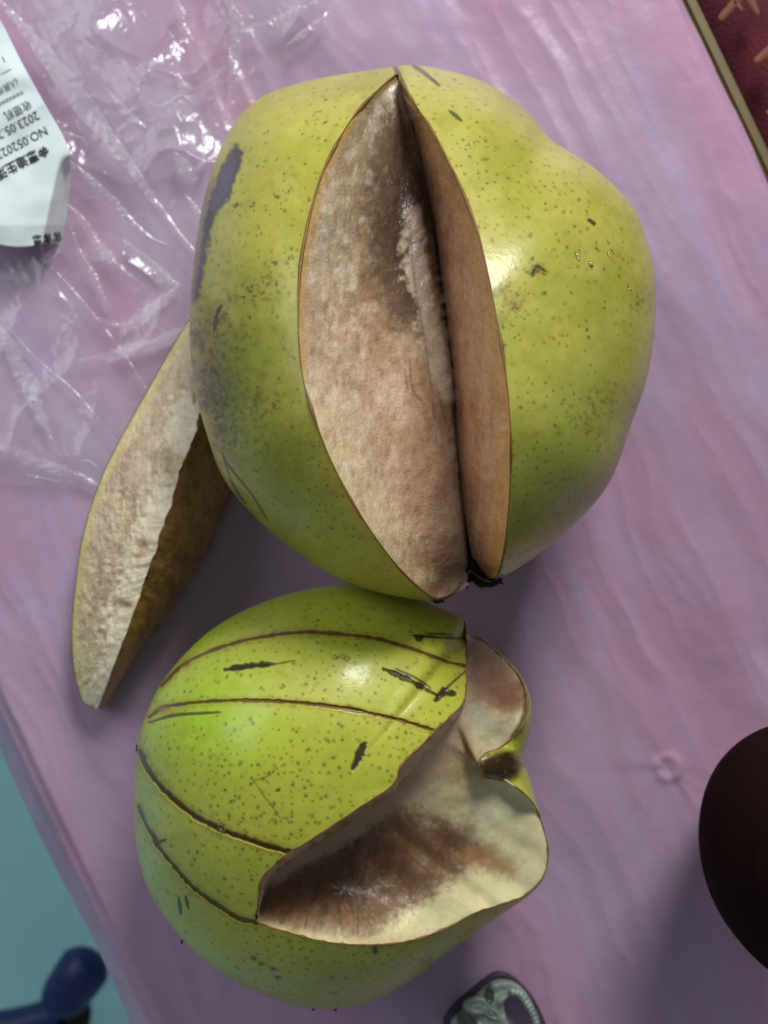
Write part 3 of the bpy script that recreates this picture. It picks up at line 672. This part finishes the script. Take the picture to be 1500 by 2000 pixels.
CG.poly([z6(*p) for p in ((1150,400),(1300,360),(1325,440),(1290,500),(1200,490))], (126, 82, 58), .6, soft=14, rag=24)
CG.stroke([z6(*p) for p in ((120,1290),(300,1165),(480,1060),(700,910),(800,830))], 24, (186, 164, 132), .8, soft=14, rag=.6)
CG.stroke([z6(*p) for p in ((700,900),(850,770),(960,640),(1020,520))], 46, (206, 168, 138), .6, soft=18)
CG.stroke([(1015,1300),(1030,1360),(1022,1410),(1000,1440)], 8, (84, 50, 32), .85, soft=5)
for p in ([(692,1700),(684,1740),(690,1790)], [(660,1760),(668,1815)], [(600,1790),(596,1815)], [(700,1790),(698,1825)]):
    CG.stroke(p, 4, (56, 34, 22), .4, rag=.9)
CG.mix(sstep(.58, .75, fbm(X/7, Y/9, 2, 3))*.06, (226, 218, 186)*1 if False else (226, 218, 186))
CGs = Canvas(480, 1200, 940, 1870, (218, 190, 158))
X, Y = CGs.X, CGs.Y
CGs.mix(sstep(.4, .65, fbm(X/16, Y/16, 3))*.55, (160, 112, 72)); CGs.blob(830, 1480, 60, 60, (204, 172, 140), .7, rag=.5); CGs.blob(510, 1770, 14, 50, (220, 214, 184), .9); CGs.blob(680, 1610, 130, 20, (120, 76, 40), .6, ang=-.6)
G, t = ruled(W(a_), W(b_), 520, 200)
px, py = proj(G); n = gnormals(G)
d = .0016*(fbm(px/50, py/50, 3, 2)-.5)+.0003*(ridged(px/20, py/30, 2)-.5)
d = d-.0035*np.exp(-((px-660)**2/150**2+(py-1715)**2/60**2))
G = G+n*(d*np.sin(np.pi*t)**.6)[..., None]; px, py = proj(G)
f = meshobj('cut_face', G, gridfaces(520, 200, False, autoflip(G)), M['flesh_smooth'], pear2, CG.sample(px, py)); f['label'] = 'broad pale cut face with a dark brown rotted hollow'
G, t = ruled(W(c_), W(a2), 520, 60); px, py = proj(G); n = gnormals(G)
G = G+n*((.0008*(fbm(px/12, py/12, 3)-.5)+.0005*(ridged(px/9, py/9, 1)-.5))*np.sin(np.pi*t)**.6)[..., None]; px, py = proj(G)
f = meshobj('cut_face', G, gridfaces(520, 60, False, autoflip(G)), M['flesh_smooth'], pear2, CGs.sample(px, py)); f['label'] = 'steep narrow cut wall under the skin edge, pinkish brown'
for i, (cx_, cy_, r, st) in enumerate(((269,1462,.0009,(.6,1.6,.8)),(944,1500,.0020,(.6,1.4,.5)),(355,1840,.0004,(.8,1.4,1)),(612,1971,.0004,(1,1,1)),(655,1972,.0004,(1,1,1)))):
    scrap(cx_, cy_, b2.zc0+(.0005 if i != 1 else .004), r, 20+i, pear2, M['calyx'], st=st)
for x, y, r in ((552,1402-60,.0009),(655,1285,.0009),(672,1284,.0010),(434,1614,.0012),(676,1290,.0007)): bead(b2, x, y, r, pear2)

# ================================================================== CUT SLICE
Ls = [(430,560),(400,590),(368,628),(330,690),(285,770),(240,850),(205,920),(180,985),(160,1060),(147,1150),(141,1230),(143,1290),(152,1340),(164,1372),(186,1384)]
Rs = [(446,556),(440,600),(430,660),(415,720),(395,790),(378,850),(352,920),(334,990),(312,1050),(290,1115),(268,1180),(245,1240),(222,1300),(206,1345),(190,1383)]
Ts = [(452,560),(474,620),(486,690),(490,760),(484,830),(468,890),(450,950),(425,1020),(392,1090),(355,1155),(318,1212),(280,1265),(246,1315),(218,1352),(194,1382)]
tz = [0, .15, .3, .45, .6, .8, 1]
zl = np.interp(np.linspace(0, 1, len(Ls)), tz, [.008, .010, .012, .013, .013, .011, .009])
zr = np.interp(np.linspace(0, 1, len(Ls)), tz, [.010, .016, .024, .030, .032, .027, .012])
zt_ = np.interp(np.linspace(0, 1, len(Ls)), tz, [.006, .007, .008, .008, .008, .008, .008])
cl = spline(np.column_stack([Ls, zl]), 16); cr = spline(np.column_stack([Rs, zr]), 16); ct = spline(np.column_stack([Ts, zt_]), 16)
nn = np.arange(len(cr))/5.; 
pl, pr, pt = W(cl), W(cr), W(ct)
sl_ = thing('pear_slice', 'browned wedge-shaped pear slice lying on the pink sheet beside the larger pear', 'fruit slice', tuple(unp(300, 1000, 0.)))
CS = Canvas(120, 540, 510, 1400, (214, 192, 158))
X, Y = CS.X, CS.Y
CS.mix(sstep(.42, .66, fbm(X/12+Y/40, Y/42-X/60, 3))*.7, (182, 152, 122)); CS.mix(sstep(.5, .7, fbm(X/26, Y/40, 5))*.4, (206, 184, 140))
CS.stroke(Ls[1:], 16, (216, 202, 128), .75, soft=8, taper=False)
CS.stroke([(360,800),(346,880),(318,970),(294,1040),(268,1110),(250,1180),(228,1250),(206,1320),(186,1370)], 40, (246, 232, 196), .95, soft=9, rag=1.1, taper=False)
CS.blob(280, 1060, 13, 15, (158, 106, 44), .95, rag=.5); CS.blob(272, 1085, 20, 8, (180, 140, 80), .7); CS.blob(248, 1180, 20, 10, (150, 104, 56), .9, ang=.5, rag=.6); CS.blob(330, 915, 26, 38, (168, 142, 84), .85, rag=.6)
CS.blob(325, 890, 20, 30, (150, 120, 70), .6, rag=.6); CS.blob(246, 905, 14, 30, (178, 146, 110), .6, ang=.4); CS.blob(176, 1062, 5, 5, (196, 150, 80), .8); CS.blob(170, 1300, 30, 70, (216, 208, 154), .6)
CS.blob(192, 1375, 12, 8, (226, 224, 190), .8); CS.mix(sstep(.6, .75, fbm(X/6, Y/8, 2, 3))*.3, (232, 222, 200))
for a, b, nv_, sd in ((pl, pr, 120, 0), (pr, pt, 80, 1)):
    G, t = ruled(a, b, 420, nv_); n = gnormals(G); px, py = proj(G)
    G = G+n*((.0010*(fbm(px/18, py/24, 3)-.5)+.0007*(ridged(px/10, py/16, 2)-.5)+.0016*np.sin(np.pi*t)*sd)*np.sin(np.pi*t)**.5)[..., None]; px, py = proj(G)
    q_ = np.arange(420)[:, None]/9.; wt = (t if sd == 0 else 1-t)**5*np.sin(np.linspace(0, np.pi, 420))[:, None]
    G = G+np.stack([.0018*(fbm(q_, q_*0, 2, 3)-.5)*wt, 0*wt, .0034*(fbm(q_, q_*0+4, 5, 3)-.5)*wt], -1); px, py = proj(G)
    if sd == 0: col = CS.sample(px, py)
    else:
        col = np.empty(G.shape); col[:] = lin(184, 142, 82); col += (lin(158, 116, 64)-col)*(sstep(.35, .7, fbm(px/14, py/30, 4)))[..., None]
        col += (lin(176, 136, 64)-col)*sstep(.75, 1, t+0*px)[..., None]*.6
    f = meshobj('cut_face', G, gridfaces(420, nv_, False, autoflip(G)), M['flesh'], sl_, col); f['label'] = 'pale beige face of the slice with whitish core strip' if sd == 0 else 'deep brown face of the slice turned towards the pears'
# skin underside
e, v = resample([pl, pt], 420); ph = np.linspace(0, np.pi, 50)
mid = (e+v)/2; hf = (e-v)/2
hfn = hf/np.linalg.norm(hf, axis=1, keepdims=True)
G = mid[:, None]+hf[:, None]*np.sign(np.cos(ph))[None, :, None]*np.abs(np.cos(ph))[None, :, None]**.75
G = G+hfn[:, None]*(.0004*np.exp(-((ph-.18)/.22)**2))[None, :, None]
zlow = .0022; s_ = np.sin(ph)**.8
G[..., 2] = G[..., 2]*(1-s_)+zlow*s_
col = np.empty(G.shape); col[:] = lin(214, 200, 110); col += (lin(150, 150, 60)-col)*sstep(.4, .7, fbm(G[..., 0]*300, G[..., 1]*300, 3))[..., None]
meshobj('skin', G, gridfaces(420, 50, False, not autoflip(G)), M['skin'], sl_, col)

# ================================================================== CLEAR BAG
bag = thing('plastic_bag', 'crumpled clear plastic bag with shiny white creases, upper left', 'plastic bag', tuple(unp(300, 400, 0.)))
nu_, nv_ = 420, 560
u = np.linspace(0, 1, nu_)[:, None]; v = np.linspace(0, 1, nv_)[None]
right = np.interp(v, [0, .1, .2, .5, .8, 1], [655, 640, 560, 470, 400, 330])+18*(fbm(v*9, v*0+2, 3)-.5)
px = -130+(right+130)*u; py0 = -90+1040*v; py = py0+40*(u-.5)*sstep(.8, 1, v)+26*(fbm(u*7, v*2, 2)-.5)
Xw = unp(px, py, 0.)[..., 0]; Yw = unp(px, py, 0.)[..., 1]
wx = px+30*(fbm(px/70, py/70, 1)-.5); wy = py+30*(fbm(px/70, py/70, 5)-.5)
r1 = ridged(wx/120+wy/240, wy/150-wx/300, 2, 1); r2 = ridged(wx/44-wy/90, wy/52+wx/150, 5, 2); r3 = ridged(wx/18, wy/21, 3, 2)
act = .35+.65*np.exp(-(((px-300)/210)**2+((py-180)/260)**2))
Zf = .0030+.0055*r1**2*act+.0009*r2**2*act+.0002*r3**2*act**2
Zf = Zf*np.clip(.25+3*np.minimum(np.minimum(u, 1-u), np.minimum(v, 1-v))*4, 0, 1)
Zf = sheet_z(Xw, Yw)+.0012+Zf
P = unp(px, py, Zf)
meshobj('film', P, gridfaces(nu_, nv_, False, autoflip(P)), M['film'], bag)
def fold(pts, wid, lift=.006, seed=0, name='crease', m='fold', cr=.0007):
    q = spline([(p[0], p[1], w_) for p, w_ in zip(pts, wid)], 14); q, = resample([q], 160)
    T = np.gradient(q[:, :2], axis=0); T /= np.linalg.norm(T, axis=1, keepdims=True)+1e-9; Nn = np.stack([-T[:, 1], T[:, 0]], 1)
    k = 13; s_ = np.linspace(-1, 1, k)
    rg = vnoise(np.arange(160)/5., np.full(160, seed+.5), seed)
    x = q[:, None, 0]+Nn[:, None, 0]*s_*q[:, None, 2]*(.75+.5*rg[:, None]); y = q[:, None, 1]+Nn[:, None, 1]*s_*q[:, None, 2]*(.75+.5*rg[:, None])
    b = unp(x, y, 0.)
    z = sheet_z(b[..., 0], b[..., 1])+lift*.75+cr*(ridged(x/16, y/16, seed, 2)-.5)+.0003*(1-np.abs(s_))
    P = unp(x, y, z); return meshobj(name, P, gridfaces(160, k, False, autoflip(P)), M[m], bag)
fold([(-30,-30),(4,6),(30,35),(66,78),(95,115),(125,155),(158,198),(190,240),(225,285),(262,335),(300,390),(350,455),(388,500)], [3,4,8,13,15,19,21,19,14,10,7,4,2], .009, 1)
fold([(130,312),(170,345),(215,385),(250,425),(290,462),(325,478)], [4,6,7,6,4,1], .007, 2)
fold([(132,400),(160,430),(195,480),(230,520),(270,550)], [3,7,9,8,2], .006, 3)
fold([(205,172),(228,198),(252,226),(285,250)], [1.5,5,9,3], .010, 4)
fold([(150,706),(200,698),(260,684),(320,664),(372,636)], [3,9,13,11,7], .005, 5)
fold([(-20,872),(40,890),(100,912),(150,928),(192,948)], [9,13,11,7,3], .005, 6)
fold([(50,928),(80,934),(118,940)], [1,2.2,1], .006, 7)
fold([(150,905),(170,900),(192,914)], [1,3,1], .006, 8)
fold([(340,-10),(352,20),(358,50),(376,80)], [4,8,8,4], .007, 9, m='haze')
fold([(330,60),(340,90),(352,112),(346,130)], [3,8,9,3], .007, 10, m='haze')
fold([(345,140),(352,160),(362,172),(348,186)], [3,8,9,3], .007, 11, m='haze')
fold([(290,200),(312,208),(330,200),(356,188),(376,200)], [1,3,4,3,1], .009, 12)
fold([(340,296),(356,320),(372,340),(390,330),(404,290)], [2,12,14,8,3], .006, 13)
fold([(470,62),(500,58),(540,42),(580,22),(620,4)], [4,13,11,9,4], .007, 14, m='haze')
fold([(440,-10),(462,40),(458,110),(452,180),(448,230)], [6,11,10,9,4], .006, 15, m='haze')
fold([(78,250),(100,262),(130,262),(160,270)], [2,6,6,2], .005, 16)
fold([(136,440),(160,500),(185,540),(210,600)], [2,4,5,2], .005, 17)
fold([(80,480),(92,505),(110,490),(120,480)], [3,10,9,4], .006, 18)
fold([(280,240),(330,220),(380,190),(440,130)], [3,10,12,4], .006, 19, m='haze')
fold([(360,380),(378,400),(400,430)], [2,5,2], .006, 20)
fold([(0,620),(70,700),(150,770),(240,880)], [2,3,3,1], .004, 21)
fold([(100,520),(170,600),(240,690),(310,800)], [2,3,3,1], .004, 22)

fold([(560,90),(600,60),(650,20)], [3,7,4], .006, 23)
fold([(0,640),(30,700),(70,790),(100,860)], [6,14,12,4], .004, 24)
fold([(180,620),(240,640),(300,600),(350,560)], [4,12,12,5], .004, 25)
fold([(240,470),(300,520),(350,560)], [4,10,4], .004, 26)
# ================================================================== RECEIPT
zz1 = lambda x, y: (x*.26, y*.26)
rc = thing('shop_receipt', 'crumpled white shop receipt printed with a date and number, at the left edge', 'receipt', tuple(unp(40, 280, .012)))
re = [zz1(*p) for p in ((0,150),(30,200),(170,480),(340,790),(440,960),(508,1110),(530,1300),(512,1600),(462,1850))]
le = [(-120,60),(-120,80),(-120,130),(-120,190),(-120,240),(-120,300),(-120,360),(-120,430),(-120,468)]
le[-1] = (-120, 476)
a, b = resample([spline(le, 12), spline(re, 12)], 160)
def rec_z(x, y):
    z = .012+.0022*(fbm(x/70, y/70, 2, 2)-.5)+.0010*(ridged(x/90+y/160, y/120, 4, 1)-.5)
    # folded lower right corner: drops beyond the crease
    d = ((x-114)*.966+(y-325)*.21)
    z = z-.00030*np.clip(d, 0, None)*sstep(300, 340, y)
    z = z-.00003*np.clip(y-440, 0, None)
    return z+.00002*np.clip(60-x, 0, None)
t = np.linspace(0, 1, 120)[None]
x = a[:, None, 0]*(1-t)+b[:, None, 0]*t; y = a[:, None, 1]*(1-t)+b[:, None, 1]*t
y = y+4*np.sin(x/22)*sstep(440, 476, y)
P = unp(x, y, rec_z(x, y))
Pb = P.copy(); Pb[..., 2] -= .00025
o = meshobj('paper', P, gridfaces(160, 120, False, autoflip(P)), M['paper'], rc)
sm = o.modifiers.new('thickness', 'SOLIDIFY'); sm.thickness = .00012; sm.offset = -1
def print_line(txt, start, direc, hpx, m, sx=1.0, bold=0, name='printed_line', spc=1.0):
    cu = bpy.data.curves.new('txt', 'FONT'); cu.body = txt; cu.size = 1; cu.space_character = spc; cu.offset = bold; cu.resolution_u = 3
    ob = bpy.data.objects.new('txt', cu); sc.collection.objects.link(ob)
    dg = bpy.context.evaluated_depsgraph_get(); me = bpy.data.meshes.new_from_object(ob.evaluated_get(dg))
    V = np.array([v_.co[:] for v_ in me.vertices]); fc = [list(p.vertices) for p in me.polygons]
    bpy.data.objects.remove(ob); bpy.data.curves.remove(cu)
    if not len(V): return
    d = np.array(direc, float); d /= np.linalg.norm(d); upv = np.array([d[1], -d[0]])   # glyph 'up' in photo axes (y down)
    q = np.array(start)+d*(V[:, :1]*hpx*sx)+upv*(V[:, 1:2]*hpx)
    P = unp(q[:, 0], q[:, 1], rec_z(q[:, 0], q[:, 1])+.00022)
    meshobj(name, P, fc, m, rc, smooth=False); bpy.data.meshes.remove(me)
D = (-340, 176)
print_line('金惠迪生活', zz1(345, 1085), D, 25, M['inkbold'], .92, .022)
print_line('NO.052023', zz1(338, 945), D, 25, M['ink'], .92)
print_line('2023.05.20', zz1(276, 830), D, 25, M['ink'], .92)
print_line('收银机', zz1(216, 750), D, 22, M['ink'], .86)
print_line('=======', zz1(165, 668), D, 17, M['ink'], .8)
print_line('(人民币', zz1(122, 588), D, 17, M['ink'], .8)
print_line('-----', zz1(78, 505), D, 16, M['ink'], .9)
print_line('1', zz1(28, 418), D, 18, M['ink'], .8)
print_line('谢谢惠', zz1(462, 1742), (-230, 40), 24, M['inkbold'], .82, .022)

# ================================================================== BROWN POT, stand-in for an unclear dark blur near the lens
zq = .058
jc = unp(1590, 1668, zq); kq = (H-zq)/F
jar = thing('stand_in_pot', 'dark brown rounded pot standing in for a blurred dark shape at the right edge of the picture', 'pot', (jc[0], jc[1], .002))
def lathe(name, prof, c, m, parent, n=96, sxy=(1, 1), ang=0):
    prof = spline(prof, 10); a = np.linspace(0, 2*np.pi, n, endpoint=False)
    x = prof[:, 0][None]*np.cos(a)[:, None]*sxy[0]; y = prof[:, 0][None]*np.sin(a)[:, None]*sxy[1]
    ca, sa = math.cos(ang), math.sin(ang)
    P = np.stack([x*ca-y*sa+c[0], x*sa+y*ca+c[1], np.broadcast_to(prof[:, 1], x.shape)+c[2]], -1)
    return meshobj(name, P, gridfaces(n, len(prof), True), m, parent)
r = 212*kq; sx = (1, 1.2)
lathe('body', [(.0001, .004), (r*.28, .004), (r*.40, .010), (r*.72, .028), (r*.96, .048), (r, .058), (r*.97, .068), (r*.82, .080)], (jc[0], jc[1], 0), M['jar'], jar, sxy=sx, ang=.22)
lathe('lid', [(r*.82, .0801), (r*.78, .0826), (r*.6, .090), (r*.3, .095), (.0001, .096)], (jc[0], jc[1], 0), M['jar'], jar, sxy=sx, ang=.22)

# ================================================================== METAL BUCKLE
import bmesh
z9 = lambda x, y: (820+x*.45333, 1750+y*.45333)
bk_ = thing('metal_buckle', 'worn pale grey metal buckle with beaded oval opening, lying at the bottom edge', 'buckle', tuple(unp(985, 1985, 0.)))
def plate(name, outer, hole, z0, z1, m, noise=0, bev=.0006):
    o = spline(outer, 10, True); o, = resample([o], 90, True)
    hcur = spline(hole, 10, True); hcur, = resample([hcur], 90, True)
    # align start angles
    c = hcur.mean(0)
    def al(q):
        a_ = np.arctan2(q[:, 1]-c[1], q[:, 0]-c[0]); i = np.argmin(np.abs(a_)); q = np.roll(q, -i, 0)
        a_ = np.unwrap(np.arctan2(q[:, 1]-c[1], q[:, 0]-c[0])); return q if a_[-1] > a_[0] else np.roll(q[::-1], 1, 0)
    o = al(o); hcur = al(hcur); ts = np.linspace(0, 1, 26)
    x = o[:, None, 0]*(1-ts)+hcur[:, None, 0]*ts; y = o[:, None, 1]*(1-ts)+hcur[:, None, 1]*ts
    ed = np.minimum(ts, 1-ts); ht = z1-bev*np.clip(1-ed/.06, 0, 1)**2+noise*(fbm(x/11, y/11, 3)-.5)*np.clip(ed/.1, 0, 1)
    top = unp(x, y, ht); s0 = top[:, :1].copy(); s1 = top[:, -1:].copy(); s0[..., 2] = z0; s1[..., 2] = z0
    P = np.concatenate([s0, top, s1], 1); return meshobj(name, P, gridfaces(90, 28, True, autoflip(P)), m, bk_)
out_d = [z9(*p) for p in ((105,560),(115,520),(150,470),(230,400),(305,342),(345,332),(392,345),(442,385),(500,460),(545,560),(560,660),(480,760),(300,800),(150,720))]
out_t = [z9(*p) for p in ((132,565),(160,520),(225,455),(290,398),(330,376),(378,373),(428,395),(476,450),(516,540),(530,640),(460,730),(310,770),(180,700))]
hol = [z9(*p) for p in ((362,480),(372,448),(398,430),(425,442),(455,490),(480,550),(490,620),(470,670),(430,660),(395,590))]
plate('base_plate', out_d, hol, .0008, .0030, M['shadedmetal']); plate('top_plate', out_t, hol, .0031, .0062, M['metal'], .0022)  # base plate's dark violet colour stands for the buckle's shaded side
bm_ = bmesh.new()
rg = spline([z9(*p) for p in ((400,412),(430,422),(458,455),(486,510),(505,570),(512,640))], 12); rg, = resample([rg], 15)
for q in rg:
    c_0 = unp(q[0], q[1], .0068)
    bmesh.ops.create_icosphere(bm_, subdivisions=1, radius=.0015, matrix=__import__('mathutils').Matrix.Translation(Vector(c_0)-Vector(bk_.location)))
me = bpy.data.meshes.new('bead_row'); bm_.to_mesh(me); bm_.free(); me.materials.append(M['metal']); me.polygons.foreach_set('use_smooth', np.ones(len(me.polygons), bool)); o = link('bead_row', me, bk_)
for i, (x, y, rr, st) in enumerate(((250,470,.0036,(1.4,.8)),(205,530,.0030,(1,1.3)),(305,500,.0026,(.7,1.5)),(300,425,.0022,(1.6,.7)))):
    c_0 = unp(*z9(x, y), .0058)
    lathe('relief_boss', [(rr, .0), (rr*.93, .0010), (rr*.6, .0013), (rr*.45, .0009), (rr*.2, .0011), (.00001, .0012)], c_0, M['metal'] if i % 2 == 0 else M['tarnish'], bk_, n=36, sxy=st, ang=.5*i)

# ================================================================== BLUE STOOL FOOT
zf = -.36
za = lambda x, y: (x*.325, 1350+y*.325)
st = thing('blue_stool', 'blurred navy blue stool leg with rounded foot on the teal floor, bottom left', 'stool', tuple(unp(60, 1960, -.45)))
def tube(name, pts, rad, m, parent, seg=20, flat=1.0):
    q = spline(np.column_stack([np.array(pts), rad]), 10); Pq = q[:, :3]; r_ = q[:, 3]
    T = np.gradient(Pq, axis=0); T /= np.linalg.norm(T, axis=1, keepdims=True)+1e-12
    up = np.array([0, 0, 1.]); A_ = np.cross(T, up); A_ /= np.linalg.norm(A_, axis=1, keepdims=True)+1e-9; B_ = np.cross(A_, T)
    a = np.linspace(0, 2*np.pi, seg, endpoint=False)
    G = Pq[:, None]+r_[:, None, None]*(A_[:, None]*np.cos(a)[None, :, None]+flat*B_[:, None]*np.sin(a)[None, :, None])
    return meshobj(name, G.transpose(1, 0, 2), gridfaces(seg, len(Pq), True), m, parent)
def pts3(l): return [tuple(unp(x, y, z)) for x, y, z in l]
tube('bar', pts3([(-260,2040,zf),(-100,2025,zf),(0,2010,zf),(70,1995,zf),(120,1975,zf)]), [.0115]*5, M['blue'], st)
tube('foot_cap', pts3([(118,1962,zf+.005),(124,1950,zf+.007),(140,1925,zf+.009),(158,1900,zf+.009),(172,1880,zf+.006),(180,1868,zf+.002)]), [.010,.0150,.0160,.0165,.0155,.006], M['blue'], st)
tube('recess_fill', pts3([(134,2060,zf-.02),(134,2010,zf-.012),(140,1970,zf-.006),(150,1945,zf-.004)]), [.012,.013,.013,.004], M['recess_dark'], st)  # black piece put in for the dark recess below the cap
tube('leg', pts3([(-250,2040,zf-.0),(-256,2044,-.42),(-262,2048,-.449)]), [.010,.010,.010], M['blue'], st)
tube('leg', pts3([(134,2050,zf-.015),(130,2030,-.41),(126,2010,-.449)]), [.010,.010,.010], M['recess_dark'], st)
